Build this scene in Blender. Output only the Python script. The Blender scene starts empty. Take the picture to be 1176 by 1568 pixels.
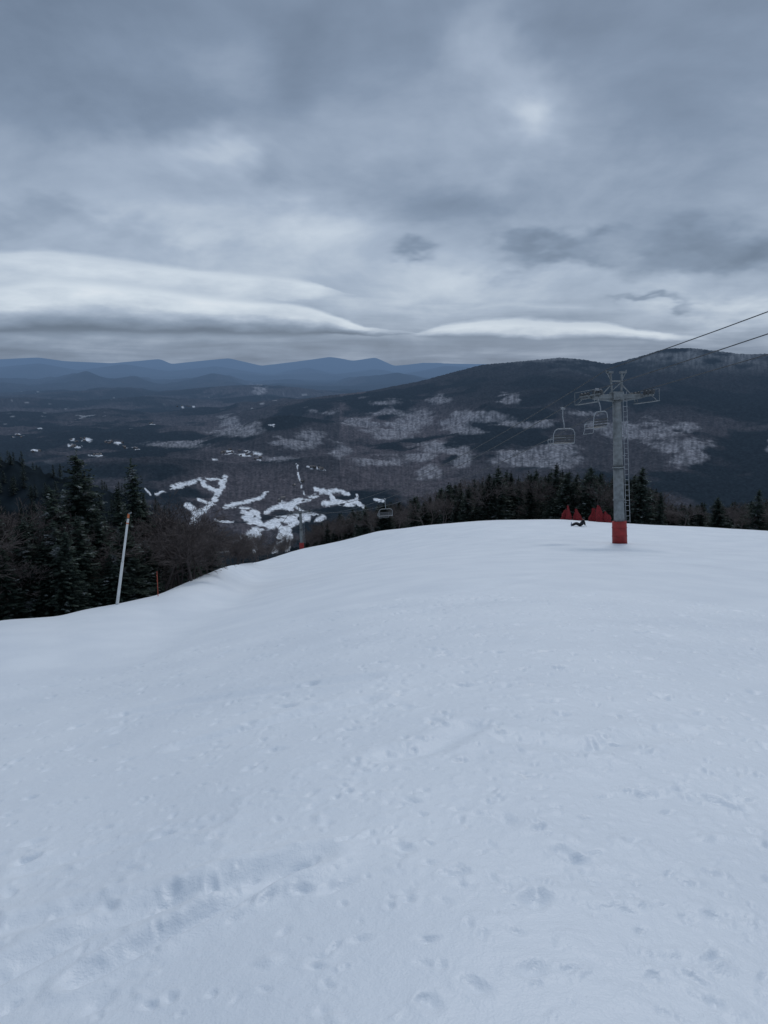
import bpy, math, random
import numpy as np
from mathutils import Vector, Matrix
random.seed(7); rng=np.random.default_rng(7)
scene=bpy.context.scene
EYE=1.65; F=1137.0; PITCH=math.radians(11.4)
cp,sp=math.cos(PITCH),math.sin(PITCH)
# ---------- pixel helpers: convert image pixel coordinates to bearing / elevation ----------
def ray(u,v):
    x=(u-588)/F; yd=(v-784)/F
    return x, cp-yd*sp, -sp-yd*cp
def bearing(u,v):
    x,y,z=ray(u,v); return math.atan2(x,y), z/math.hypot(x,y)
def azel(u,v):
    a,s=bearing(u,v); return a, math.atan(s)
# ---------- noise ----------
def _h(ix,iy,seed):
    n=(ix.astype(np.int64)*374761393+iy.astype(np.int64)*668265263+seed*1274126177)&0xffffffff
    n=((n^(n>>13))*1274126177)&0xffffffff
    n=n^(n>>16)
    return (n&0xffffff)/float(0xffffff)
def vn(x,y,seed=0):
    ix=np.floor(x);iy=np.floor(y);fx=x-ix;fy=y-iy
    fx=fx*fx*(3-2*fx);fy=fy*fy*(3-2*fy)
    a=_h(ix,iy,seed);b=_h(ix+1,iy,seed);c=_h(ix,iy+1,seed);d=_h(ix+1,iy+1,seed)
    return (a+(b-a)*fx)*(1-fy)+(c+(d-c)*fx)*fy
def fbm(x,y,o=4,seed=0):
    s=0;a=.5;t=0
    for i in range(o):
        s=s+a*vn(x*2**i+17.3*i,y*2**i-9.1*i,seed+i);t+=a;a*=.5
    return s/t*2-1
def ss(a,b,x):
    t=np.clip((x-a)/(b-a),0,1);return t*t*(3-2*t)
# ---------- terrain ----------
TG=np.radians(np.arange(-180,180.01,.1))
def smooth(vals,sig):
    n=int(sig*35)+2
    k=np.arange(-n,n+1);w=np.exp(-.5*(k*.1/sig)**2);w/=w.sum()
    return np.convolve(np.pad(vals,n,mode='edge'),w,'valid')
crest=[(0,950,30),(90,944,31),(130,934,32),(180,925,33),(240,912,36),(300,886,41),(345,867,48),(400,860,80),(455,842,150),(520,829,140),(575,814,112),(640,806,97),(740,797,90),(850,795,88),(950,801,86),(1050,806,84),(1176,813,82)]
cth=[bearing(u,v)[0] for u,v,_ in crest];cm=[bearing(u,v)[1] for u,v,_ in crest];cr=[c for *_,c in crest]
R_=math.radians
cth=[R_(-180),R_(-110),R_(-50)]+cth+[R_(50),R_(110),R_(180)]
cm=[.12,-.05,-.36]+cm+[-.2,-.02,.12]; cr=[60,40,30]+cr+[70,60,60]
M0=np.interp(TG,cth,cm)
M=smooth(M0,.45); MS=smooth(M0,7.); RC=smooth(np.interp(TG,cth,cr),1.2)
RCS=smooth(np.interp(TG,cth,cr),6.)
qbr=[1,100,300,700,1200,2000,2400,3000]; qbv=[-.36,-.385,-.40,-.385,-.335,-.285,-.25,-.20]
def tab(pts,sig=.35):
    th=[bearing(u,v)[0] for u,v in pts]; e=[bearing(u,v)[1] for u,v in pts]
    return smooth(np.interp(TG,th,e),sig)
ridges=[ # table, R, Wfront, Wback, spur amp, floor
 (tab([(0,550),(60,547),(100,553),(170,556),(245,549),(262,557),(350,548),(400,560),(450,554),(505,546),(540,552),(575,547),(605,561),(650,556),(740,557),(900,560)],.15),44000,9000,9000,250,-500),
 (tab([(0,562),(60,556),(120,567),(190,557),(260,569),(330,560),(420,575),(470,562),(520,575),(570,565),(620,573),(680,560),(740,563)],.2),32000,5000,6000,160,-500),
 (tab([(0,584),(50,588),(95,579),(132,567),(165,581),(208,575),(240,591),(290,581),(325,571),(352,576),(378,591),(440,587),(500,594),(560,577),(610,570),(650,582),(700,590)],.14),21000,3500,4000,160,-560),
 (tab([(0,606),(80,600),(160,596),(230,602),(300,594),(350,590),(400,588),(440,593),(500,600),(560,606),(620,610)],.3),13500,2600,2500,120,-590),
 (tab([(200,660),(300,648),(380,628),(450,614),(500,606),(560,600),(600,592),(650,582),(700,568),(740,558),(800,553),(860,547),(900,551),(935,557),(980,545),(1020,533),(1060,532),(1100,537),(1140,542),(1176,541),(1300,560)],.28),7600,4300,3500,170,-610),
 (tab([(200,705),(280,680),(340,662),(400,641),(435,634),(480,640),(540,650),(600,655),(660,668),(720,695),(800,720)],.5),5600,1300,900,40,-600),
 (tab([(420,720),(500,700),(580,690),(660,672),(760,650),(860,640),(980,650),(1080,660),(1176,665)],.7),4900,1300,900,50,-600),
 (tab([(0,700),(50,714),(100,733),(150,745),(220,768),(280,806),(340,880),(500,950),(1176,1000)],.8),650,380,400,12,-260),
 (tab([(-60,640),(20,628),(90,634),(160,624),(240,634),(310,622),(370,628),(440,640),(600,660)],.5),8700,1100,1000,30,-600),
 (tab([(-60,612),(40,608),(120,614),(220,606),(320,612),(400,604),(480,612),(600,625)],.5),11200,1300,1200,40,-600),
 (tab([(-100,705),(40,715),(150,708),(230,698),(300,705),(380,712),(450,702),(520,696),(590,706),(700,740)],.6),4150,650,500,25,-600),
]
def H(th,r):
    """height relative to the eye, metres"""
    m=np.interp(th,TG,M); rc=np.interp(th,TG,RC)
    x=r*np.sin(th);y=r*np.cos(th)
    t=r/rc; kk=ss(.35,1.,t)
    mn=np.interp(th,TG,MS)*(1-kk)+m*kk
    tn=r/(np.interp(th,TG,RCS)*(1-kk)+rc*kk)
    near=mn*r-EYE*(1-ss(.4,1,tn))
    qb=np.interp(r,qbr,qbv)
    qb=np.where(r>3000,-600/np.maximum(r,1),qb)
    bl=1-np.exp(-(np.maximum(r-rc,0)/120)**2)
    back=ss(R_(60),R_(120),np.abs(th))
    far=(m+(qb-m)*bl)*r
    z=np.where(t<1,near,far)
    amp=ss(3,40,r)*.10
    z=z+fbm(x/5,y/5,3,3)*amp*ss(0,.3,np.abs(1-t)+.15)
    w=ss(180,500,r)
    z=z+w*np.clip(r*.012,0,40)*fbm(x/260,y/260,3,11)
    w2=ss(2300,3500,r)
    z=z+w2*60*(fbm(x/1300,y/1300,4,21))
    for i,(tb,R,wf,wb,amp,fl) in enumerate(ridges):
        lo,hi=R-wf,R+wb
        e=np.interp(th,TG,tb); top=e*R
        d=(R-r); s=np.where(d>0,d/wf,-d/wb)
        p=np.clip(1-s,0,1); p=p**1.25
        if r.size>5000:
            nz=np.zeros_like(r);k=(r>lo)&(r<hi)
            nz[k]=fbm(x[k]/(wf*.28),y[k]/(wf*.28),5,40+i)
        else: nz=fbm(x/(wf*.28),y/(wf*.28),5,40+i)
        rz=fl+(top-fl)*p+amp*nz*4*p*(1-p)*1.2
        rz=np.where((s<1),rz,-1e5)
        if i==7: rz=np.where(th<R_(-5),rz,-1e5)
        z=np.maximum(z,rz)
    z=np.where(back>0,z*(1-back)+back*np.where(r<900,m*r-EYE,m*900-EYE-(r-900)*.1),z)
    return z
def Hs(x,y): 
    return float(H(np.array([math.atan2(x,y)]),np.array([math.hypot(x,y)]))[0])
def gz(x,y): return EYE+Hs(x,y)
def hit(u,v,rmin=1.0,rmax=30000):
    th,e=bearing(u,v)
    rr=np.geomspace(rmin,rmax,3000)
    g=H(np.full_like(rr,th),rr)-e*rr
    k=np.where(g>=0)[0]
    r=rr[k[0]] if len(k) else rr[np.argmax(g/rr)]
    return r*math.sin(th),r*math.cos(th)
# ---------- material helpers ----------
def newmat(name):
    m=bpy.data.materials.new(name);m.use_nodes=True
    nt=m.node_tree;return m,nt,nt.nodes['Principled BSDF'],nt.nodes['Material Output']
def simple(name,col,rough=.6,metal=0,var=.25,scale=3.0,bump=0):
    m,nt,b,o=newmat(name);N=nt.nodes;L=nt.links
    g=N.new('ShaderNodeTexCoord');n=N.new('ShaderNodeTexNoise');n.inputs['Scale'].default_value=scale;n.inputs['Detail'].default_value=2
    L.new(g.outputs['Object'],n.inputs['Vector'])
    r=N.new('ShaderNodeValToRGB');r.color_ramp.elements[0].position=.3;r.color_ramp.elements[1].position=.7
    r.color_ramp.elements[0].color=(*[c*(1-var) for c in col],1);r.color_ramp.elements[1].color=(*[min(1,c*(1+var)) for c in col],1)
    L.new(n.outputs['Fac'],r.inputs['Fac']);L.new(r.outputs['Color'],b.inputs['Base Color'])
    b.inputs['Roughness'].default_value=rough;b.inputs['Metallic'].default_value=metal
    if bump:
        bp=N.new('ShaderNodeBump');bp.inputs['Strength'].default_value=bump;L.new(n.outputs['Fac'],bp.inputs['Height']);L.new(bp.outputs['Normal'],b.inputs['Normal'])
    return m
def snow_mat():
    m,nt,b,o=newmat('snow');N=nt.nodes;L=nt.links
    g=N.new('ShaderNodeNewGeometry')
    def noise(s,d=4):
        n=N.new('ShaderNodeTexNoise');n.inputs['Scale'].default_value=s;n.inputs['Detail'].default_value=d;L.new(g.outputs['Position'],n.inputs['Vector']);return n
    n1=noise(.5,3);n2=noise(16,2);n3=noise(90,1)
    r=N.new('ShaderNodeValToRGB');r.color_ramp.elements[0].position=.3;r.color_ramp.elements[1].position=.7
    r.color_ramp.elements[0].color=(.67,.725,.795,1);r.color_ramp.elements[1].color=(.75,.80,.86,1)
    L.new(n1.outputs['Fac'],r.inputs['Fac']);L.new(r.outputs['Color'],b.inputs['Base Color'])
    a=N.new('ShaderNodeMath');a.operation='MULTIPLY_ADD';a.inputs[1].default_value=.35;L.new(n3.outputs['Fac'],a.inputs[0]);L.new(n2.outputs['Fac'],a.inputs[2])
    bp=N.new('ShaderNodeBump');bp.inputs['Strength'].default_value=.42;bp.inputs['Distance'].default_value=.02;L.new(a.outputs[0],bp.inputs['Height']);L.new(bp.outputs['Normal'],b.inputs['Normal'])
    b.inputs['Roughness'].default_value=.5;b.inputs['Specular IOR Level'].default_value=.6
    return m
def land_mat():
    m,nt,b,o=newmat('valley_land');N=nt.nodes;L=nt.links
    at=N.new('ShaderNodeAttribute');at.attribute_name='Col'
    g=N.new('ShaderNodeNewGeometry');n=N.new('ShaderNodeTexNoise');n.inputs['Scale'].default_value=.08;n.inputs['Detail'].default_value=2
    L.new(g.outputs['Position'],n.inputs['Vector'])
    mr=N.new('ShaderNodeMapRange');mr.inputs['To Min'].default_value=.7;mr.inputs['To Max'].default_value=1.3;mr.inputs['From Min'].default_value=.3;mr.inputs['From Max'].default_value=.7
    L.new(n.outputs['Fac'],mr.inputs['Value'])
    vm=N.new('ShaderNodeVectorMath');vm.operation='SCALE';L.new(at.outputs['Color'],vm.inputs[0]);L.new(mr.outputs[0],vm.inputs['Scale'])
    L.new(vm.outputs[0],b.inputs['Base Color']);b.inputs['Roughness'].default_value=1;b.inputs['Specular IOR Level'].default_value=0
    em=N.new('ShaderNodeEmission');em.inputs['Color'].default_value=(.102,.17,.29,1)  # aerial haze painted as blue glow on the land, mixed by Col alpha
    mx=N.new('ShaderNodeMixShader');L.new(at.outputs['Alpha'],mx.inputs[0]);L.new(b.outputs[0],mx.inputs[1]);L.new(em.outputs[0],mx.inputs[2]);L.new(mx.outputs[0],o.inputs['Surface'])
    return m
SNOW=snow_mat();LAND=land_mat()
def grid(name,th,rr,mat,zfun,colfun=None):
    T,Rg=np.meshgrid(th,rr);nr,nc=T.shape
    T=T.ravel();Rg=Rg.ravel();x=Rg*np.sin(T);y=Rg*np.cos(T);z=zfun(T,Rg,x,y)
    me=bpy.data.meshes.new(name);me.vertices.add(nr*nc)
    me.vertices.foreach_set('co',np.stack([x,y,z],1).astype(np.float32).ravel())
    i=np.arange(nr-1)[:,None]*nc;j=np.arange(nc)[None,:];j2=(j+1)%nc
    q=np.stack([i+j,i+nc+j,i+nc+j2,i+j2],-1).reshape(-1,4)[:,::-1]
    nf=len(q);me.loops.add(nf*4);me.loops.foreach_set('vertex_index',q.astype(np.int32).ravel())
    me.polygons.add(nf);me.polygons.foreach_set('loop_start',np.arange(0,nf*4,4,dtype=np.int32));me.polygons.foreach_set('loop_total',np.full(nf,4,np.int32))
    me.polygons.foreach_set('use_smooth',np.ones(nf,bool))
    me.update(calc_edges=True)
    if colfun is not None:
        c=colfun(T,Rg,x,y,z);a=me.color_attributes.new('Col','FLOAT_COLOR','POINT');a.data.foreach_set('color',c.astype(np.float32).ravel())
    me.materials.append(mat);ob=bpy.data.objects.new(name,me);scene.collection.objects.link(ob);return ob
def angs(step,half=34):
    f=np.arange(-half,half+1e-6,step);s=np.arange(half+2.5,180,2.5)
    return np.radians(np.concatenate([-s[::-1],f,s]))
# ---- near snow
def seg_d(x,y,pts):
    d=np.full_like(x,1e9)
    for (a,b),(c,e) in zip(pts[:-1],pts[1:]):
        vx,vy=c-a,e-b;L2=vx*vx+vy*vy
        t=np.clip(((x-a)*vx+(y-b)*vy)/L2,0,1)
        d=np.minimum(d,np.hypot(x-a-t*vx,y-b-t*vy))
    return d
tracks=[([(-60,1520),(140,1422),(300,1365),(470,1322)],.10,.06),([(120,1500),(220,1450),(330,1395),(460,1330)],.06,.045),([(-80,1440),(100,1395),(260,1370)],.09,.03),
 ([(190,1094),(300,1075),(450,1052),(560,1040)],.14,.035),([(280,1140),(400,1110),(560,1072)],.12,.035),([(600,1155),(660,1145),(720,1112)],.12,.04),
 ([(40,1330),(200,1290),(330,1262)],.08,.015),([(640,915),(720,905),(860,880)],.3,.03),([(780,1130),(900,1145),(1050,1120)],.12,.025)]
tw=[([hit(u,v,1,80) for u,v in p],w,d) for p,w,d in tracks]
def znear(T,Rg,x,y):
    z=EYE+H(T,Rg)
    front=(np.abs(T)<R_(36))&(Rg<32)&(Rg>1)
    xi=x[front];yi=y[front];ri=Rg[front]
    dz=np.zeros_like(xi)
    dz+=.030*fbm(xi/1.0,yi/1.0,4,5)*ss(32,14,ri)
    lump=np.clip(fbm(xi/.12,yi/.12,3,8)-.12,0,1)*.024*ss(-.15,.35,fbm(xi/1.8,yi/1.8,3,14)+.1)
    dz+=lump*ss(26,10,ri)
    for p,w,d in tw:
        q=seg_d(xi,yi,p)+.03*fbm(xi/.3,yi/.3,3,31)
        dz+= -d*np.exp(-(q/w)**2)+d*.45*np.exp(-((q-w*1.9)/(w*.8))**2)
    order=np.argsort(ri);rs=ri[order]
    for k in range(4600):
        rr=2.0+ (random.random()**.8)*15; th=random.uniform(-.55,.56)
        if rr>9 and random.random()<.3: continue
        cx,cy=rr*math.sin(th),rr*math.cos(th)
        if cx<-.4 and random.random()<.55: continue
        big=random.random()<.10
        s=random.uniform(.009,.020)*(1+rr*.09)*(1.8 if big else 1);dep=s*random.uniform(.4,.95)
        a,b=np.searchsorted(rs,[rr-s*5,rr+s*5]);idx=order[a:b]
        sel=idx[(np.abs(xi[idx]-cx)<s*5)&(np.abs(yi[idx]-cy)<s*5)]
        if len(sel)==0: continue
        ca=random.uniform(0,3.14);ux=(xi[sel]-cx)*math.cos(ca)+(yi[sel]-cy)*math.sin(ca);uy=-(xi[sel]-cx)*math.sin(ca)+(yi[sel]-cy)*math.cos(ca)
        q=np.sqrt((ux/random.uniform(1.,2.0))**2+uy**2)/s
        q=q*(1+.2*np.sin(2*np.arctan2(uy,ux)+k))
        sg=1 if random.random()<.75 else -.5
        dz[sel]+= sg*(-dep*np.exp(-q**2)+dep*.2*np.exp(-((q-1.7)/.6)**2))
    z[front]+=dz
    return z
rn=np.concatenate([[.02,.3,.6,.9,1.2],np.geomspace(1.4,18,520),np.geomspace(18.3,205,230)])
grid('snow_slope',angs(.10),rn,SNOW,znear)
# ---- valley & mountains
strokes=[ # winding cut trails (half width)
 ([(336,874),(342,856),(350,842),(364,830),(388,820),(404,808),(425,800),(448,797),(470,790),(492,793)],7),
 ([(404,808),(392,800),(380,793),(374,786),(392,787)],6.5),([(425,800),(436,812),(430,828),(422,842),(424,862)],5),([(436,812),(450,806),(464,797)],3.5),([(440,840),(446,822),(444,810)],4),([(385,822),(392,840),(388,856)],2.5),
 ([(346,732),(342,745),(334,755),(328,770),(318,780),(304,790),(296,800)],4.),([(236,756),(268,745),(290,741),(308,735),(330,734),(346,736)],2.2),([(308,735),(316,746),(334,752)],3.),([(286,775),(298,780),(304,792)],4.5),([(345,778),(366,773),(380,768),(398,764),(410,754)],2.3),([(330,796),(345,799),(356,797)],2.2),([(305,765),(318,770)],2.),
 ([(408,784),(424,776),(440,775),(458,767),(476,764)],4.),([(430,770),(445,780)],3.5),([(452,775),(466,786),(492,790)],1.8),([(486,750),(502,754),(516,750),(530,755)],3.5),([(496,772),(515,768),(532,772),(548,768),(556,777)],3.),([(505,756),(512,768)],2.6),([(545,758),(548,772)],2.2),([(572,764),(584,766)],3),([(456,712),(458,725),(462,742),(470,760)],1.2),
 ([(470,714),(485,717),(500,720)],1.3),([(228,756),(222,748)],1.5),([(476,764),(490,757)],2.6)]
clear=[(125,674,17,3.5),(175,677,13,2.6),(200,686,11,1.6),(28,668,10,2.4),(55,691,6,2.4),(115,684,14,1.4),(347,692,11,3.5),(380,695,21,4.2),(398,702,8,2),(484,717,9,2),(234,649,5,1.6),(285,623,14,1.6),(145,697,12,1.2),(330,704,6,2),(415,650,5,1.6),(60,655,5,1.2),(520,735,6,1.6),(440,735,5,1.5)]
birch=[(615,645,48,20),(600,662,35,14),(672,612,22,9),(782,610,14,9),(835,705,60,15),(860,692,25,12),(715,704,18,15),(990,662,60,15),(1030,680,60,16),(1060,702,30,16),(950,655,35,9),(1045,655,25,8),(450,680,48,10),(470,668,30,8),(365,658,38,13),(350,650,20,12),(745,640,45,8),(785,648,40,7),(830,648,40,6),(522,690,18,12),(592,706,36,9),(670,688,36,8),(640,700,30,8),(665,725,15,12),(560,648,30,8),(420,700,40,7),(1178,680,12,15),(900,632,30,5),(700,650,22,6),(490,628,25,4),(590,615,40,5),(398,597,14,9),(270,680,50,6),(720,660,30,6)]
CON=np.array([.013,.019,.024]);DEC=np.array([.074,.069,.078]);BIR=np.array([.25,.255,.285]);SNC=np.array([.74,.78,.84])
def zfar(T,Rg,x,y):
    z=EYE+H(T,Rg)
    z=z+(vn(x/11,y/11,77)-.5)*10*ss(20000,8000,Rg)*ss(1200,1500,Rg)
    z=z+(vn(x/3.5,y/3.5,78)-.5)*5*ss(1600,1200,Rg)*ss(215,300,Rg)
    return z
def cfar(T,Rg,x,y,z):
    zr=z-EYE
    f=y*cp-zr*sp; up=y*sp+zr*cp; ok=f>1
    fs=np.where(ok,f,1);u=np.where(ok,588+F*x/fs,-9999);v=np.where(ok,784-F*up/fs,-9999)
    n0=fbm(x/420,y/420,3,60);n1=fbm(x/700,y/700,4,61);n2=fbm(x/180,y/180,4,62);n3=fbm(x/60,y/60,3,63);hf=vn(x/13,y/13,64)
    streak=vn(np.degrees(T)*11,Rg/140,81)
    dec=ss(-.16,.16,n1+.5*n2+.34*np.exp(-((u-430)/230)**2-((v-680)/60)**2)-.04)
    dec=dec*(1-.5*ss(20,60,zr+600)*(Rg<12000)*(u<520))
    dec=dec*np.where(u<300,.7,1)*(1-.45*ss(680,760,u))
    dec=dec*(1-.7*ss(650,600,v)*(u>560))
    dec=np.where(Rg<1000,dec*.3,dec)*(1-.75*ss(9000,16000,Rg))
    dec=dec*(.65+.7*streak)
    C=CON[None,:]*(1-dec[:,None])+DEC[None,:]*dec[:,None]
    uu=u+n0*14+n2*8;vv=v+n0*5+n2*4
    b=np.zeros_like(u)
    for (a,c,ra,rb) in birch:
        b=np.maximum(b,np.exp(-(((uu-a)/ra)**2+((vv-c)/rb)**2)*.8))
    b=ss(.38,.78,b+.42*n2+.30*n3+.22*n0)
    b=np.where(Rg>2500,b,0)*(.12+.35*hf+.75*streak)
    b=np.clip(b,0,1)[:,None]*.9
    C=C*(1-b)+BIR*b
    sn=np.zeros_like(u)
    uu=u+n2*5+n3*2.5;vv=v+n2*2+n3*2.5
    wv=.62+.75*vn(x/85,y/85,92)
    for p,w in strokes:
        q=seg_d(uu,vv,p)/wv
        sn=np.maximum(sn,ss(w*1.15,w*.8,q))
    isl=ss(.16,.30,vn(x/26,y/36,90))
    sn=sn*isl
    for (a,c,ra,rb) in clear:
        q=((uu-a)/ra)**2+((vv-c)/rb)**2
        sn=np.maximum(sn,ss(1.2,.7,q)*ss(.42,.62,vn(x/40,y/70,66)))
    sn=np.where(Rg>1000,sn,0)
    fld=ss(.86,.93,vn(x/80,y/120,67))*ss(.5,.8,vn(x/600,y/800,68))*(u<470)*(v>598)*(v<715)*(Rg>3500)
    sn=np.maximum(sn,fld*.3)
    rim=ss(-130,80,zr)*(Rg>5000)*(Rg<9500)*(u>700)
    rim=rim*(.25+.75*streak)*ss(-.30,.35,n2+.5*n0)*.24*ss(700,860,u)
    sn=np.maximum(sn,rim)
    sn=np.clip(sn,0,1)[:,None]
    C=C*(.65+.7*hf[:,None])
    C=C*(1-sn)+SNC*sn*(.88+.12*hf[:,None])
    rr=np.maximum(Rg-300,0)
    hz=1-np.exp(-(rr/28000.)**1.8-rr/65000.)  # painted haze amount per vertex, rising with range; drives the blue emission
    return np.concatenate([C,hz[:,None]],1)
rf=np.concatenate([np.geomspace(195,1400,130),np.geomspace(1405,10000,520),np.geomspace(10050,70000,220)])
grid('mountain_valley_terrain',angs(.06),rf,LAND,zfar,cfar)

# ---------- mesh part builder ----------
class Part:
    def __init__(s): s.v=[];s.f=[]
    def cyl(s,p0,p1,r0,r1=None,n=10,caps=True):
        r1=r0 if r1 is None else r1
        p0=Vector(p0);p1=Vector(p1);d=(p1-p0)
        if d.length<1e-6:return
        d.normalize();a=d.orthogonal().normalized();b=d.cross(a);k=len(s.v)
        for p,r in((p0,r0),(p1,r1)):
            for i in range(n):
                t=2*math.pi*i/n;s.v.append(tuple(p+a*math.cos(t)*r+b*math.sin(t)*r))
        for i in range(n): j=(i+1)%n;s.f.append((k+i,k+j,k+n+j,k+n+i))
        if caps: s.f.append(tuple(range(k+n-1,k-1,-1)));s.f.append(tuple(range(k+n,k+2*n)))
    def path(s,pts,r,n=6):
        for a,b in zip(pts[:-1],pts[1:]): s.cyl(a,b,r,n=n)
    def box(s,c,sz,rz=0,tilt=None):
        k=len(s.v);c=Vector(c)
        for x in(-.5,.5):
            for y in(-.5,.5):
                for z in(-.5,.5):
                    p=Vector((x*sz[0],y*sz[1],z*sz[2]))
                    if tilt: p=tilt@p
                    p=Matrix.Rotation(rz,3,'Z')@p;s.v.append(tuple(c+p))
        for f in((0,1,3,2),(4,6,7,5),(0,4,5,1),(2,3,7,6),(0,2,6,4),(1,5,7,3)): s.f.append(tuple(k+i for i in f))
    def obj(s,name,mat,parent=None,mw=None,smooth=False,bevel=0):
        me=bpy.data.meshes.new(name);me.from_pydata(s.v,[],s.f);me.update();me.materials.append(mat)
        if smooth:
            for p in me.polygons:p.use_smooth=len(p.vertices)==4
        o=bpy.data.objects.new(name,me);scene.collection.objects.link(o)
        if parent: o.parent=parent
        if mw is not None:o.matrix_world=mw
        if bevel:
            b=o.modifiers.new('bevel','BEVEL');b.width=bevel;b.segments=2
        return o
def empty(name,mw=Matrix()):
    e=bpy.data.objects.new(name,None);e.empty_display_size=.3;scene.collection.objects.link(e);e.matrix_world=mw;return e
# ---------- materials ----------
STEEL=simple('galvanised_steel',(.19,.205,.21),.5,.35,.25,4)
STEELD=simple('dark_steel',(.07,.075,.08),.6,.3,.2,6)
CHAIRM=simple('chair_tube',(.30,.32,.34),.5,.3,.15,6)
RED=simple('red_pad_vinyl',(.27,.018,.016),.6,0,.25,3,.1)
NET=simple('red_netting',(.17,.009,.012),.85,0,.5,9)
WHITE=simple('white_pvc',(.62,.63,.62),.5,0,.08,5)
ORANGE=simple('orange_paint',(.5,.13,.04),.6)
BLACKC=simple('black_cloth',(.012,.013,.018),.9,0,.3,8,.2)
SKIN=simple('skin',(.45,.27,.2),.6,0,.05)
BOARD=simple('board_blue',(.05,.12,.3),.4)
BARK=simple('bark',(.052,.041,.036),.95,0,.35,3)
BARKB=simple('bare_branch_bark',(.070,.057,.055),.95,0,.4,1)
CABLE=simple('steel_cable',(.07,.075,.08),.6,.3)
def needles():
    m,nt,b,o=newmat('spruce_needles');N=nt.nodes;L=nt.links
    oi=N.new('ShaderNodeObjectInfo');g=N.new('ShaderNodeNewGeometry');n=N.new('ShaderNodeTexNoise');n.inputs['Scale'].default_value=1.8;n.inputs['Detail'].default_value=2
    L.new(g.outputs['Position'],n.inputs['Vector'])
    r=N.new('ShaderNodeValToRGB');e=r.color_ramp.elements;e[0].position=.32;e[0].color=(.012,.020,.018,1);e[1].position=.58;e[1].color=(.050,.068,.054,1)
    e2=e.new(.70);e2.color=(.21,.23,.24,1)
    L.new(n.outputs['Fac'],r.inputs['Fac'])
    h=N.new('ShaderNodeHueSaturation');mr=N.new('ShaderNodeMapRange');mr.inputs['To Min'].default_value=.6;mr.inputs['To Max'].default_value=1.35
    L.new(oi.outputs['Random'],mr.inputs['Value']);L.new(mr.outputs[0],h.inputs['Value']);L.new(r.outputs['Color'],h.inputs['Color'])
    L.new(h.outputs[0],b.inputs['Base Color']);b.inputs['Roughness'].default_value=.9;b.inputs['Specular IOR Level'].default_value=.1
    return m
NEED=needles()
# ---------- trees ----------
def spruce_mesh(seed,full=1.0,low=False):
    R=random.Random(seed);P=Part();P.cyl((0,0,-.8),(0,0,9.6),.15,.02,7);nt=len(P.f)
    v=list(P.v);f=list(P.f)
    z=.6
    while z<9.75:
        h=z/10
        L0=2.3*full*(1-h)**.8+.14
        n=max(4,int(8+R.random()*3)) if not low else 5
        gap=R.uniform(0,6.28)
        for i in range(n):
            if R.random()<.08: continue
            a=R.uniform(0,6.283);L=L0*R.uniform(.55,1.12)
            if abs((a-gap+3.14)%6.28-3.14)<.4:L*=.6
            dr=R.uniform(.15,.5)
            ca,sa=math.cos(a),math.sin(a)
            steps=max(2,int(L/(.17 if not low else .5)));side0=(.42 if not low else .7)*min(1,L)
            for k in range(steps+1):
                s=(k+.3)/(steps+.3)
                px=ca*L*s;py=sa*L*s;pz=z-dr*L*s+.28*L*s*s+R.uniform(-.04,.04)
                for sg in(-1,1,0):
                    ln=side0*(1.1-.7*s)*R.uniform(.7,1.3)
                    ang=a+sg*R.uniform(.6,1.1)
                    ex=px+math.cos(ang)*ln;ey=py+math.sin(ang)*ln;ez=pz-R.uniform(.05,.40)*ln-.03
                    w=(.075 if not low else .16)+.04*R.random();nx,ny=-math.sin(ang)*w,math.cos(ang)*w
                    b=len(v);hz=R.uniform(-.10,.05)
                    v+=[(px+nx,py+ny,pz),(px-nx,py-ny,pz+hz),(ex,ey,ez)]
                    f.append((b,b+1,b+2))
        z+=R.uniform(.15,.26)*(1.15-.5*h)*(1 if not low else 2.2)
    for k in range(10):
        b=len(v);zz=9.5+k*.06;a=R.uniform(0,6.28);v+=[(0,0,zz+.12),(.1*math.cos(a),.1*math.sin(a),zz),(-.03,.02,zz-.05)];f.append((b,b+1,b+2))
    me=bpy.data.meshes.new('spruce');me.from_pydata(v,[],f);me.materials.append(BARK);me.materials.append(NEED)
    ids=np.ones(len(f),np.int32);ids[:nt]=0;me.polygons.foreach_set('material_index',ids);me.update();return me
def bare_mesh(seed,spread=.5):
    R=random.Random(seed);P=Part()
    def br(p,d,L,r,lv):
        n=3 if lv<3 else 2
        q=p;r=max(r,.016)
        for i in range(n):
            d=(d+Vector((R.uniform(-.16,.16),R.uniform(-.16,.16),R.uniform(-.02,.14)))).normalized()
            e=q+d*L/n;r2=max(.012,r*(1-.35/n*1.2))
            P.cyl(q,e,r,r2,5 if lv<2 else 3,False)
            if lv>0 or i>0:
                if lv<5:
                    a=R.uniform(0,6.28);o=d.orthogonal().normalized();o=Matrix.Rotation(a,3,d)@o
                    br(e,(d*R.uniform(.5,.9)+o*R.uniform(.45,.8)).normalized(),L*R.uniform(.5,.75),r2*.55,lv+1)
            q=e;r=r2
        if lv<5:
            for k in range(2):
                a=R.uniform(0,6.28);o=d.orthogonal().normalized();o=Matrix.Rotation(a,3,d)@o
                br(q,(d+o*R.uniform(.3,.7)*spread*2).normalized(),L*R.uniform(.55,.78),r*.7,lv+1)
    br(Vector((0,0,-.5)),Vector((0,0,1)),4.2,.15,0)
    zmax=max(p[2] for p in P.v)
    s=10/zmax;P.v=[(a*s,b*s,c*s) for a,b,c in P.v]
    me=bpy.data.meshes.new('bare');me.from_pydata(P.v,[],P.f);me.materials.append(BARKB);me.update();return me
SP=[spruce_mesh(i,full=[.8,1,1.15,.9,.7][i]) for i in range(5)]
SL=[spruce_mesh(50+i,full=[1.,1.2][i],low=True) for i in range(2)]
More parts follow.
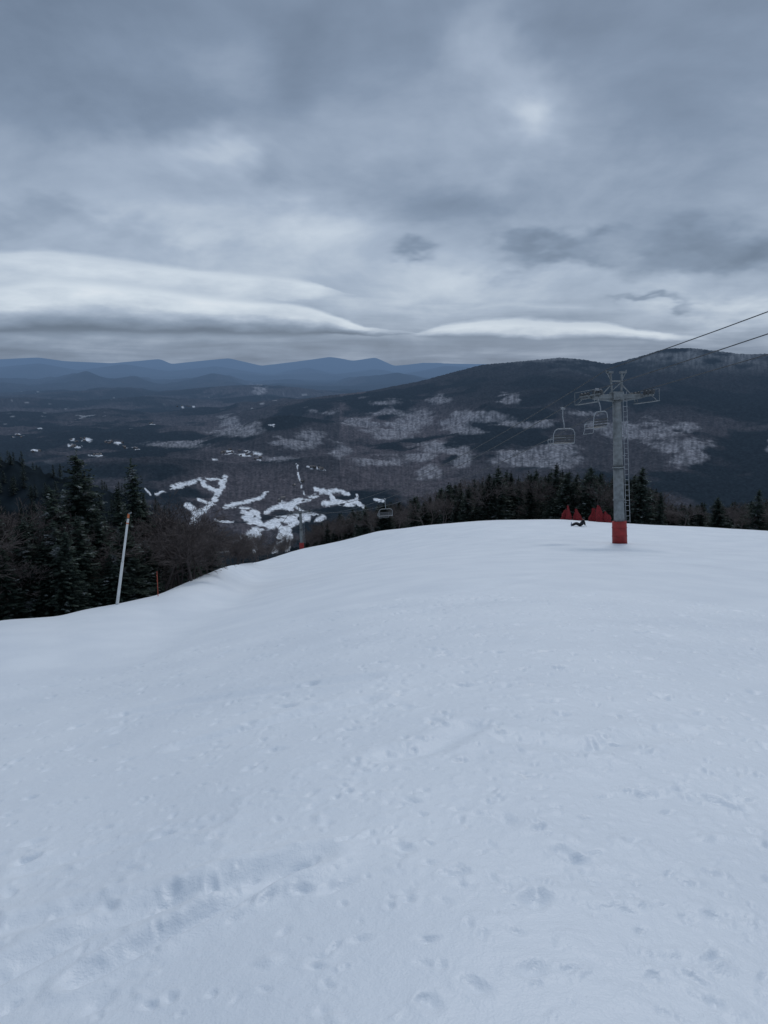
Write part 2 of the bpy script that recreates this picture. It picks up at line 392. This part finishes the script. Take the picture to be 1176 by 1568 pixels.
BT=[bare_mesh(20+i,[.4,.5,.6,.45][i]) for i in range(4)]
def plant(kind,u,vtop,r,name,parent=None,wide=1.0,hmin=2,hmax=18,h=None):
    th,e=bearing(u,vtop);x,y=r*math.sin(th),r*math.cos(th);g=Hs(x,y)
    if h is None: h=min(hmax,e*r-g)
    if h<hmin:return None
    me=random.choice({'s':SP,'l':SL,'b':BT}[kind])
    o=bpy.data.objects.new(name,me);scene.collection.objects.link(o)
    o.location=(x,y,EYE+g-.05);s=h/10;w=s**.7*wide;o.scale=(w,w,s);o.rotation_euler=(random.uniform(-.03,.03),random.uniform(-.03,.03),random.uniform(0,6.28))
    if parent:o.parent=parent
    return o
for u,v,r,w in[(108,690,40,1.4),(83,742,38,1.1),(134,742,43,1.0),(198,702,44,1.1),(180,742,42,1.0),(216,764,44,.95),(118,790,36,1.1),(152,792,39,1.1),(28,795,35,1.1),(3,835,34,1.1),(62,825,35,1.1),(322,826,50,1.05),(190,800,37,1.2),(96,810,35,1.1),(170,835,36,1.),(222,825,40,1.),(305,842,46,.9)]:
    plant('s',u,v,r,'spruce_tree',wide=w)
for u,v,r in[(15,755,40),(45,760,43),(65,762,46),(235,756,46),(252,764,47),(268,770,44),(280,767,45),(292,782,43),(305,792,47),(245,785,41),(0,770,37),(75,785,38),(228,782,45),(270,790,43),(315,804,46),(289,800,39)]:
    plant('b',u,v,r,'bare_tree',wide=1.15)
fs=empty('mixed_forest')
for i in range(190):
    u=random.uniform(-140,335);vt=np.interp(u,[-100,0,60,100,160,200,240,300,335],[760,775,774,782,790,785,784,806,850])+random.uniform(0,75)
    rc=np.interp(bearing(u,900)[0],TG,RC);r=rc+random.uniform(3.5,36)
    plant('s' if random.random()<.36 else 'b',u,vt,r,'tree',fs,wide=random.uniform(.95,1.25),hmax=13)
bf=empty('bare_brush')
for i in range(34):
    u=random.choice([random.gauss(362,6),random.gauss(395,14),random.gauss(435,10)]);vt=random.uniform(812,838)
    rc=np.interp(bearing(u,850)[0],TG,RC);plant('b',u,vt,rc+random.uniform(2,16),'brush',bf,wide=1.0,hmin=1.8)
for i in range(70):
    u=random.uniform(470,575);vt=np.interp(u,[470,500,540,575],[805,790,778,770])+random.uniform(0,25);rc=np.interp(bearing(u,820)[0],TG,RC);plant(random.choice('bbs'),u,vt,rc+random.uniform(3,50),'brush',bf,wide=1.2,hmax=14)
fr=empty('spruce_forest')
for i in range(480):
    u=random.uniform(510,1330)
    vt=np.interp(u,[500,540,580,620,660,700,740,780,850,920,960,985,1003,1020,1060,1100,1176,1330],[792,780,768,760,750,736,726,720,720,722,726,720,748,770,772,770,764,760])
    vt+=abs(random.gauss(0,1))*20-2
    rc=np.interp(bearing(u,800)[0],TG,RC);r=rc+6+random.random()**1.3*75
    plant('s' if random.random()<.8 else 'b',u,vt,r,'tree',fr,wide=random.uniform(1.0,1.45),hmax=16)
for u,v,r,w in[(985,714,93,1.4),(1100,760,92,1.2),(1075,768,95,1.1),(905,714,94,1.4),(850,708,98,1.4),(762,714,99,1.3),(1165,748,90,1.1),(1012,752,94,1.)]:
    plant('s',u,v,r,'spruce_tree',wide=w)
sh=empty('hillside_spruce_forest')
for i in range(800):
    u=random.uniform(-60,325);r=random.uniform(300,690)
    plant('l',u,800,r,'tree',sh,wide=1.3,h=random.uniform(8,15))

# ---------- chairlift ----------
bx,by=hit(949,832,20,84)
th2,e2=bearing(461,785);r2=150.;t2x,t2y=r2*math.sin(th2),r2*math.cos(th2)
ld=Vector((t2x-bx,t2y-by,0)).normalized();cd=Vector((ld.y,-ld.x,0))
def frame(x,y,z,tilt):
    up=(Vector((0,0,1))*math.cos(tilt)+ld*math.sin(tilt)).normalized()
    l=up.cross(cd)
    return Matrix((( cd.x,l.x,up.x,x),(cd.y,l.y,up.y,y),(cd.z,l.z,up.z,z),(0,0,0,1)))
ARM=1.85
def tower(mw,Ht,arm=ARM):
    e=empty('chairlift_tower',mw)
    def add(P,n,m,**k):
        o=P.obj(n,m,**k);o.parent=e;return o
    P=Part();P.cyl((0,0,-.1),(0,0,1.42),.47,.45,20);P.cyl((0,0,.45),(0,0,.49),.48,.48,20);P.cyl((0,0,1.0),(0,0,1.04),.475,.475,20);add(P,'base_pad',RED,smooth=True)
    P=Part();P.cyl((0,0,-.5),(0,0,Ht*.52),.35,.31,20);P.cyl((0,0,Ht*.52),(0,0,Ht+.1),.30,.26,20)
    for z in(Ht*.3,Ht*.52,Ht*.98):P.cyl((0,0,z-.04),(0,0,z+.04),.37,.37,20)
    add(P,'mast',STEEL,smooth=True)
    P=Part()
    for s in(.42,.72):P.cyl((s,-.1,1.3),(s*.9,-.1,Ht+.3),.022,n=6)
    z=1.4
    while z<Ht+.2: P.cyl((.41,-.1,z),(.70,-.1,z),.014,n=5);z+=.33
    for z in(2.6,Ht*.4,Ht*.6,Ht*.8):P.cyl((.2,0,z),(.5,-.1,z),.02,n=5)
    add(P,'ladder',CHAIRM)
    P=Part();P.box((0,0,Ht),(arm*2,.26,.26));P.box((0,0,Ht+.02),(.75,.5,.5));P.box((-arm*.5,0,Ht-.2),(arm*.9,.1,.12),tilt=Matrix.Rotation(.12,3,'Y'));P.box((arm*.5,0,Ht-.2),(arm*.9,.1,.12),tilt=Matrix.Rotation(-.12,3,'Y'))
    add(P,'crossarm',STEEL,bevel=.02)
    P=Part()
    for s in(-.42,.42):
        P.cyl((s*.8,0,Ht+.1),(s*1.0,0,Ht+1.55),.07,n=8);P.box((s*1.05,0,Ht+1.5),(.35,.2,.12));P.cyl((s*1.1,0,Ht+1.1),(s*1.7,0,Ht+1.55),.035,n=6)
        P.cyl((s*1.0,0,Ht+.7),(s*2.4,0,Ht+.15),.04,n=6);P.cyl((s*1.7,0,Ht+1.45),(s*1.7,0,Ht+1.65),.05,n=6)
    P.cyl((-.46,0,Ht+.95),(.46,0,Ht+.95),.04,n=6);P.cyl((-.4,0,Ht+.3),(.46,0,Ht+.95),.03,n=6)
    add(P,'lifting_frame',STEEL)
    for s in(-1,1):
        x=s*arm
        P=Part();P.box((x,0,Ht-.02),(.10,2.3,.14));
        for yy in(-.62,.62):P.box((x+.09*s,yy,Ht+.08),(.06,1.05,.1))
        P.cyl((x-.15,0,Ht),(x+.2,0,Ht),.09,n=10)
        add(P,'sheave_beam',STEEL)
        P=Part()
        for yy in(-1.1,-.72,-.36,.36,.72,1.1):
            P.cyl((x-.05,yy,Ht+.16),(x+.05,yy,Ht+.16),.16,n=16)
        add(P,'sheave_wheels',STEELD)
        P=Part();xo=x+s*.32
        P.box((xo,0,Ht-.40),(.32,2.3,.04))
        for yy in(-1.1,1.1):
            P.cyl((xo+.15*s,yy,Ht-.4),(xo+.15*s,yy,Ht+.35),.02,n=5);P.cyl((xo,yy,Ht-.4),(x,yy*.8,Ht),.025,n=5)
        P.cyl((xo+.15*s,-1.1,Ht+.35),(xo+.15*s,1.1,Ht+.35),.018,n=5)
        add(P,'catwalk',STEEL)
    return e
gz1=gz(bx,by);tilt=R_(8);HT=9.3
mw1=frame(bx,by,gz1,tilt);tower(mw1,HT)
gz2=gz(t2x,t2y);H2=max(6.5,(EYE+e2*r2)-gz2)
mw2=frame(t2x,t2y,gz2,R_(6));tower(mw2,H2)
cb=bpy.data.curves.new('chairlift_cable','CURVE');cb.dimensions='3D';cb.bevel_depth=.026;cb.materials.append(CABLE)
def cablept(x,h1,h2,t,sag=3.2):
    a=mw1@Vector((x,0,h1));b=mw2@Vector((x,0,h2))
    if t>=0: p=a.lerp(b,t);p.z-=4*sag*t*(1-t)
    else:
        q=-t*130;p=a-ld*q;p.z+=.21*q+.0006*q*q
    return p
for x,a,b in[(-ARM,HT+.34,H2+.34),(ARM,HT+.34,H2+.34),(-.7,HT+1.66,H2+1.6)]:
    pts=[cablept(x,a,b,t) for t in list(np.linspace(-.6,-.02,12))+list(np.linspace(0,1,40))]
    last=mw2@Vector((x,0,b));pts+= [last+ld*k*12+Vector((0,0,-5.*k)) for k in range(1,6)]
    s=cb.splines.new('POLY');s.points.add(len(pts)-1)
    for i,(q,p) in enumerate(zip(s.points,pts)):q.co=(*p,1)
co=bpy.data.objects.new('chairlift_cable',cb);scene.collection.objects.link(co)
def chair(side,t,rot=0.0,k=1.0):
    p=cablept(side*ARM,HT+.34,H2+.34,t)
    mw=Matrix.Translation(p)@Matrix(((cd.x,ld.x,0,0),(cd.y,ld.y,0,0),(0,0,1,0),(0,0,0,1)))@Matrix.Rotation(rot,4,'Z')
    e=empty('lift_chair',mw);e.scale=(1,1,k)
    P=Part();P.box((0,0,-.02),(.12,.35,.12))
    P.path([(0,0,0),(.0,-.02,-.5),(0,-.22,-.95),(0,-.25,-1.2)],.035,8)
    W=.85
    pts=[(-W,-.28,-2.05),(-W,-.28,-1.45),(-W*.85,-.27,-1.25),(-W*.6,-.25,-1.18),(W*.6,-.25,-1.18),(W*.85,-.27,-1.25),(W,-.28,-1.45),(W,-.28,-2.05)]
    P.path(pts,.028,8)
    for s in(-1,1): P.path([(s*W,-.28,-2.02),(s*W,.28,-2.08),(s*W,.33,-1.85),(s*W,-.2,-1.78)],.024,6)
    P.path([(-W,.3,-2.08),(W,.3,-2.08)],.024);P.path([(-W,-.28,-2.05),(W,-.28,-2.05)],.024)
    P.path([(-W*.7,.35,-1.75),(W*.7,.35,-1.75),(W*.7,.5,-2.4),(-W*.7,.5,-2.4),(-W*.7,.35,-1.75)],.018)
    o=P.obj('frame',CHAIRM);o.parent=e
    P=Part()
    for k in range(4):P.box((0,-.22+k*.15,-2.05),(W*1.9,.11,.03))
    for k in range(3):P.box((0,-.30,-1.9+k*.15),(W*1.9,.03,.09))
    o=P.obj('seat',STEELD);o.parent=e
chair(-1,-.006,.5,1.15);chair(-1,.03,.1,1.15);chair(-1,.40)
# ---------- marker poles ----------
x0,y0=hit(178,926,5,36);th,e=bearing(197,787);r=math.hypot(x0,y0);g=gz(x0,y0)
a=Vector((x0,y0,g-.2));b=Vector((r*math.sin(th),r*math.cos(th),EYE+e*r))
ep=empty('snowmaking_pole');P=Part();P.cyl(a,a.lerp(b,.5),.065,.055,12);P.cyl(a.lerp(b,.5),a.lerp(b,.95),.048,.043,12);P.obj('pole',WHITE,ep,smooth=True)
P=Part();P.cyl(a.lerp(b,.96),b,.045,.04,12);P.cyl(a.lerp(b,.9),a.lerp(b,.91),.055,n=12);P.obj('orange_tip',ORANGE,ep)
P=Part();P.cyl(b,b+Vector((.12,0,.06)),.03,n=8);P.obj('nozzle',STEEL,ep)
x0,y0=hit(242,913,5,38);g=gz(x0,y0);ep=empty('bamboo_marker');P=Part();P.cyl((x0,y0,g-.2),(x0+.02,y0,g+1.15),.02,.016,8);
for k in range(4):P.cyl((x0,y0,g+.2+k*.25),(x0,y0,g+.22+k*.25),.024,n=8)
P.obj('cane',simple('red_bamboo',(.34,.06,.03)),ep)
# ---------- red safety nets ----------
def net(us,vtops,r,name='red_safety_net'):
    e=empty(name);P=Part();N=Part();
    R=random.Random(int(us[0]))
    for u,vt in zip(us,vtops):
        th,el=bearing(u,vt);rr=r+R.uniform(-1,1);x,y=rr*math.sin(th),rr*math.cos(th);g=gz(x,y);zt=max(g+.8,EYE+el*rr)
        lx=R.uniform(-.35,.35)
        N.cyl((x,y,g-.2),(x+lx*1.05,y,zt+.12),.025,n=6)
        n=16;k=len(P.v);rows=9;wd=R.uniform(.6,1.1)
        for j in range(rows):
            s=j/(rows-1)
            for i in range(n):
                a=6.283*i/n;rad=(.10+.30*s**.8-.06*math.sin(s*7+u))*wd*(1+.3*math.sin(3*a+u)+.22*R.uniform(-1,1))
                P.v.append((x+lx*(1-s)+rad*math.cos(a)*1.2,y+rad*.6*math.sin(a),zt*(1-s)+(g-.05)*s+.05*R.uniform(-1,1)))
        for j in range(rows-1):
            for i in range(n):P.f.append((k+j*n+i,k+j*n+(i+1)%n,k+(j+1)*n+(i+1)%n,k+(j+1)*n+i))
    N.obj('posts',STEELD,e);P.obj('netting',NET,e)
net([863,873,886],[780,774,779],84);net([910,920,931],[778,774,783],84)
# ---------- person sitting in the snow ----------
def person():
    x,y=hit(889,806,40,84);g=gz(x,y)
    e=empty('seated_snowboarder',Matrix.Translation((x,y,g-.03))@Matrix.Rotation(-.25,4,'Z'))
    def skin(name,pts,edges,rad,mat,sub=1):
        me=bpy.data.meshes.new(name);me.from_pydata(pts,edges,[]);me.materials.append(mat);o=bpy.data.objects.new(name,me);scene.collection.objects.link(o);o.parent=e
        m=o.modifiers.new('s','SKIN');
        for i,r in enumerate(rad): me.skin_vertices[0].data[i].radius=(r,r) if not isinstance(r,tuple) else r
        me.skin_vertices[0].data[0].use_root=True
        s=o.modifiers.new('b','SUBSURF');s.levels=sub;s.render_levels=sub
    pts=[(0,0,.15),(.12,0,.32),(.22,0,.54),(.25,0,.64),
     (-.04,.1,.15),(-.40,.14,.30),(-.74,.16,.12),(-.04,-.1,.15),(-.40,-.14,.30),(-.74,-.16,.12),
     (.22,.19,.54),(.34,.27,.32),(.40,.28,.07),(.22,-.19,.54),(.08,-.3,.36),(-.16,-.22,.30)]
    ed=[(0,1),(1,2),(2,3),(0,4),(4,5),(5,6),(0,7),(7,8),(8,9),(2,10),(10,11),(11,12),(2,13),(13,14),(14,15)]
    skin('body',pts,ed,[.19,.20,.19,.08,.14,.115,.09,.14,.115,.09,.115,.085,.06,.115,.085,.06],BLACKC,2)
    for hx,hy,hz,dx in((.41,.28,.05,.09),(-.18,-.22,.31,-.08)):
        pp=[(hx,hy,hz)];ee=[]
        for k,l in enumerate((.075,.085,.08,.065)):
            i=len(pp);yy=hy-.03+.02*k;pp+=[(hx+dx*.6,yy,hz),(hx+dx*.6+math.copysign(l*.6,dx),yy,hz-.01),(hx+dx*.6+math.copysign(l,dx),yy,hz-.03)];ee+=[(0,i),(i,i+1),(i+1,i+2)]
        i=len(pp);pp+=[(hx+dx*.3,hy+.05,hz),(hx+dx*.7,hy+.075,hz-.01)];ee+=[(0,i),(i,i+1)]
        skin('glove',pp,ee,[.03]+[.009]*(len(pp)-1),BLACKC)
    bpy.ops.mesh.primitive_uv_sphere_add(segments=20,ring_count=14,radius=1);h=bpy.context.object;h.name='head';h.parent=e;h.location=(.24,0,.76);h.scale=(.095,.08,.115);h.data.materials.append(SKIN)
    for v in h.data.vertices:
        c=v.co
        if c.x<-.85 and abs(c.z)<.3:c.x-=.22
        if c.z<-.5:c.x-=.12
    bpy.ops.mesh.primitive_uv_sphere_add(segments=20,ring_count=14,radius=1);h=bpy.context.object;h.name='helmet';h.parent=e;h.location=(.255,0,.80);h.scale=(.12,.105,.11);h.data.materials.append(BLACKC)
    P=Part();P.box((.155,0,.775),(.03,.14,.055));P.obj('goggles',STEELD,e,bevel=.01)
    P=Part();pr=[]
    for k in range(17):
        s=-1+k/8;pr.append((s*.76,.06+.12*abs(s)**6 if abs(s)<.95 else .2,.13 if abs(s)<.8 else .13*math.sqrt(max(.02,1-((abs(s)-.8)/.2)**2))))
    for yv,up,w in pr:
        for sx in(-1,1):
            for t in(0,.018):P.v.append((-.84+up*.4-.05+t,yv,.12+sx*w+up*.1))
    for k in range(16):
        a=k*4;b=a+4
        P.f+=[(a,a+2,b+2,b),(a+1,b+1,b+3,a+3),(a,b,b+1,a+1),(a+2,a+3,b+3,b+2)]
    P.obj('snowboard',BOARD,e)
    P=Part()
    for s in(-1,1):P.cyl((-.72,s*.16,.16),(-.80,s*.16,.04),.08,.08,10);P.cyl((-.73,s*.16,.06),(-.85,s*.16,.2),.07,.06,10)
    P.obj('boots',STEELD,e)
person()
# ---------- village ----------
vp=Part();RV=random.Random(5)
for (u,v,ra,rb) in clear[:13]+[(458,742,8,4),(430,765,5,3)]:
    for k in range(5 if ra>8 else 2):
        x,y=hit(u+RV.uniform(-ra,ra),v+RV.uniform(-rb,rb),1200)
        z=gz(x,y);a=RV.uniform(0,3);w,l,h=RV.uniform(8,12),RV.uniform(12,22),RV.uniform(5,8)
        vp.box((x,y,z+h/2-1),(w,l,h+4),a);k0=len(vp.v);Rm=Matrix.Rotation(a,3,'Z')
        for q in[(-w*.55,-l*.52,0),(w*.55,-l*.52,0),(0,-l*.52,h*.6),(-w*.55,l*.52,0),(w*.55,l*.52,0),(0,l*.52,h*.6)]:
            p=Rm@Vector(q);vp.v.append((x+p.x,y+p.y,z+h+1+p.z))
        vp.f+=[(k0,k0+1,k0+2),(k0+3,k0+5,k0+4),(k0,k0+2,k0+5,k0+3),(k0+1,k0+4,k0+5,k0+2),(k0,k0+3,k0+4,k0+1)]
vp.obj('distant_village',simple('house_walls',(.16,.15,.15),.9,0,.5,.02))

# ---------- world ----------
w=bpy.data.worlds.new('World');scene.world=w;w.use_nodes=True;nt=w.node_tree;N=nt.nodes;L=nt.links;N.clear()
SUN_EL=R_(48);SUN_AZ=R_(15)
def math_(op,a,b=None,c=None,clamp=False):
    n=N.new('ShaderNodeMath');n.operation=op;n.use_clamp=clamp
    for i,q in enumerate((a,b,c)):
        if q is None:continue
        if isinstance(q,(int,float)):n.inputs[i].default_value=q
        else:L.new(q,n.inputs[i])
    return n.outputs[0]
tc=N.new('ShaderNodeTexCoord');sx=N.new('ShaderNodeSeparateXYZ');L.new(tc.outputs['Generated'],sx.inputs[0])
X,Y,Z=sx.outputs
az=math_('ARCTAN2',X,Y);el=math_('ARCSINE',Z)
def vmath(op,a,b=None):
    n=N.new('ShaderNodeVectorMath');n.operation=op
    for i,q in enumerate((a,b)):
        if q is None:continue
        if isinstance(q,tuple):n.inputs[i].default_value=q
        else:L.new(q,n.inputs[i])
    return n
def comb(a,b,c=0.):
    n=N.new('ShaderNodeCombineXYZ')
    for i,q in enumerate((a,b,c)):
        if isinstance(q,(int,float)):n.inputs[i].default_value=q
        else:L.new(q,n.inputs[i])
    return n.outputs[0]
def noise(vec,s,d=5,r=.5,dist=0):
    n=N.new('ShaderNodeTexNoise');n.inputs['Scale'].default_value=s;n.inputs['Detail'].default_value=d;n.inputs['Roughness'].default_value=r;n.inputs['Distortion'].default_value=dist;L.new(vec,n.inputs['Vector']);n.noise_dimensions='2D';return n
AE=comb(az,el)
zz=math_('ADD',math_('MAXIMUM',Z,0.),.3)
PL=comb(math_('DIVIDE',X,zz),math_('DIVIDE',Y,zz))
nd=noise(PL,2.8,4,.55);ndv=vmath('SUBTRACT',nd.outputs['Color'],(.5,.5,.5))
ndv=vmath('MULTIPLY',ndv.outputs[0],(.17,.11,0))
W=vmath('ADD',AE,ndv.outputs[0]).outputs[0]
def fcurve(x,pts,lo=-.7,hi=.7):
    n=N.new('ShaderNodeFloatCurve');c=n.mapping;c.use_clip=False;cu=c.curves[0]
    P=[((a-lo)/(hi-lo),b) for a,b in pts]
    cu.points[0].location=P[0];cu.points[1].location=P[-1]
    for p in P[1:-1]:cu.points.new(*p)
    for p in cu.points:p.handle_type='AUTO_CLAMPED'
    c.update();L.new(math_('MULTIPLY_ADD',x,1/(hi-lo),-lo/(hi-lo)),n.inputs['Value']);return n.outputs[0]
ve=lambda v:azel(588,v)[1]
V=fcurve(el,[(0,.47),(ve(535),.49),(ve(505),.60),(ve(450),.68),(ve(400),.68),(ve(330),.63),(ve(240),.60),(ve(120),.54),(ve(0),.47),(.55,.57),(.8,.73),(1.55,.82)],0,1.6)
blobs=[(330,240,90,40,.20),(740,45,55,60,.22),(800,175,50,60,.24),(480,340,160,40,.08),(170,265,110,35,.10),(620,430,260,40,.06),(1100,495,120,28,.16),(560,150,120,50,.04),(250,330,250,30,.08),(980,430,120,25,.08),(640,200,60,60,.04),
 (90,60,230,90,-.13),(690,320,110,35,-.14),(820,388,70,20,-.32),(655,393,24,10,-.22),(892,358,30,12,-.18),(1130,380,140,38,-.32),(1010,120,130,100,-.06),(470,80,60,110,-.10),(1000,466,50,6,-.22),(1080,290,150,50,-.08),(420,250,40,60,-.08),(560,280,70,45,-.10),(230,140,120,40,-.08),(60,350,160,14,-.08)]
for u,v,ru,rv,am in blobs:
    a0,e0=azel(u,v);su=ru/F*.95;se=rv/F*.9
    d=vmath('MULTIPLY',vmath('SUBTRACT',W,(a0,e0,0.)).outputs[0],(1/su,1/se,0.)).outputs[0]
    q=vmath('DOT_PRODUCT',d,d).outputs['Value']
    V=math_('MULTIPLY_ADD',math_('EXPONENT',math_('MULTIPLY',q,-1.)),am,V)
n1=noise(PL,2.4,6,.55,.2).outputs['Fac']
V=math_('MULTIPLY_ADD',math_('SUBTRACT',n1,.5),.42,V)
ST=vmath('MULTIPLY',AE,(3.,40.,0.)).outputs[0];n3=noise(ST,1.6,4,.55,.3).outputs['Fac']
low=math_('SUBTRACT',1.,math_('MULTIPLY',el,1/ve(420)),clamp=True)
STR=math_('MULTIPLY',math_('SUBTRACT',n3,.5),low)
V=math_('MULTIPLY_ADD',STR,.4,V)
def ramp(x,stops):
    r=N.new('ShaderNodeValToRGB');e=r.color_ramp.elements;e[0].position=stops[0][0];e[1].position=stops[-1][0]
    def cc(c):return (c,c,c,1) if isinstance(c,(int,float)) else (*c,1)
    e[0].color=cc(stops[0][1]);e[1].color=cc(stops[-1][1])
    for p,c in stops[1:-1]:
        q=e.new(p);q.color=cc(c)
    L.new(x,r.inputs['Fac']);return r.outputs['Color']
nl=noise(vmath('MULTIPLY',AE,(12.,40.,0.)).outputs[0],1.,4,.55).outputs['Fac']
elw=math_('MULTIPLY_ADD',math_('SUBTRACT',nl,.5),.013,el)
def layer(V,up,lo,al,vl,fade=.018):
    U=fcurve(az,[azel(*p) for p in up]);Lo=fcurve(az,[azel(*p) for p in lo])
    tk=math_('SUBTRACT',U,Lo);th=math_('MAXIMUM',tk,.002)
    s=math_('DIVIDE',math_('SUBTRACT',U,elw),th,clamp=True)
    fd=math_('MULTIPLY',math_('SUBTRACT',tk,.001),1/fade,clamp=True)
    a=math_('MULTIPLY',ramp(s,al),fd);v=math_('ADD',ramp(s,vl),math_('MULTIPLY',math_('SUBTRACT',nl,.5),.25))
    return math_('ADD',math_('MULTIPLY',V,math_('SUBTRACT',1.,a)),math_('MULTIPLY',v,a))
V=layer(V,[(-300,385),(0,380),(60,376),(130,384),(200,395),(300,407),(400,419),(470,429),(522,443),(560,452),(1300,452)],[(-300,480),(0,480),(200,480),(400,475),(470,466),(522,450),(560,453),(1300,453)],
 [(0,0),(.10,.9),(.7,.95),(1,0)],[(0,.78),(.18,.89),(.5,.82),(1,.72)])
V=layer(V,[(-300,438),(0,432),(80,420),(200,430),(300,446),(400,458),(480,470),(515,484),(560,498),(620,510),(700,515),(1300,515)],[(-300,522),(0,520),(200,520),(400,518),(500,516),(560,515),(620,516),(700,516),(1300,516)],
 [(0,0),(.14,.92),(.88,.95),(1,0)],[(0,.82),(.2,.94),(.42,.86),(.64,.52),(.84,.30),(1,.46)])
V=layer(V,[(-300,518),(620,517),(650,507),(700,490),(760,484),(850,488),(910,490),(1000,503),(1100,520),(1300,531)],[(-300,519),(620,518),(650,522),(700,528),(850,530),(1000,529),(1100,523),(1300,532)],
 [(0,0),(.15,.85),(.7,.8),(1,0)],[(0,.82),(.3,.93),(.5,.80),(.72,.44),(1,.48)])
V=layer(V,[(-300,479),(640,480),(700,476),(780,460),(860,463),(920,474),(1300,480)],[(-300,480),(640,481),(700,482),(780,480),(860,482),(920,480),(1300,481)],
 [(0,0),(.4,.6),(1,0)],[(0,.82),(1,.75)],.01)
C=ramp(V,[(0,(.06,.09,.14)),(.3,(.13,.178,.255)),(.5,(.218,.285,.39)),(.7,(.37,.45,.57)),(.9,(.62,.70,.79)),(1,(.74,.80,.87))])
sky=N.new('ShaderNodeTexSky');sky.sky_type='NISHITA';sky.sun_disc=False;sky.sun_elevation=SUN_EL;sky.sun_rotation=SUN_AZ
b1=N.new('ShaderNodeBackground');b1.inputs['Strength'].default_value=.07;L.new(sky.outputs[0],b1.inputs['Color'])
b2=N.new('ShaderNodeBackground');b2.inputs['Strength'].default_value=1.;L.new(C,b2.inputs['Color'])
mx=N.new('ShaderNodeMixShader');mx.inputs[0].default_value=.93;L.new(b1.outputs[0],mx.inputs[1]);L.new(b2.outputs[0],mx.inputs[2])
wo=N.new('ShaderNodeOutputWorld');L.new(mx.outputs[0],wo.inputs['Surface'])
s=bpy.data.lights.new('sun','SUN');s.energy=.85;s.angle=R_(12);s.color=(1,.97,.93);so=bpy.data.objects.new('sun',s);scene.collection.objects.link(so)
d=Vector((math.sin(SUN_AZ)*math.cos(SUN_EL),math.cos(SUN_AZ)*math.cos(SUN_EL),math.sin(SUN_EL)));so.rotation_euler=d.to_track_quat('Z','Y').to_euler()
scene.view_settings.view_transform='Standard';scene.view_settings.look='None';scene.view_settings.exposure=0
cam=bpy.data.cameras.new('camera');cam.sensor_fit='VERTICAL';cam.sensor_height=36;cam.lens=36*F/1568;cam.clip_start=.05;cam.clip_end=200000
c=bpy.data.objects.new('camera',cam);scene.collection.objects.link(c);c.location=(0,0,EYE);c.rotation_euler=(R_(90)-PITCH,0,0);scene.camera=c
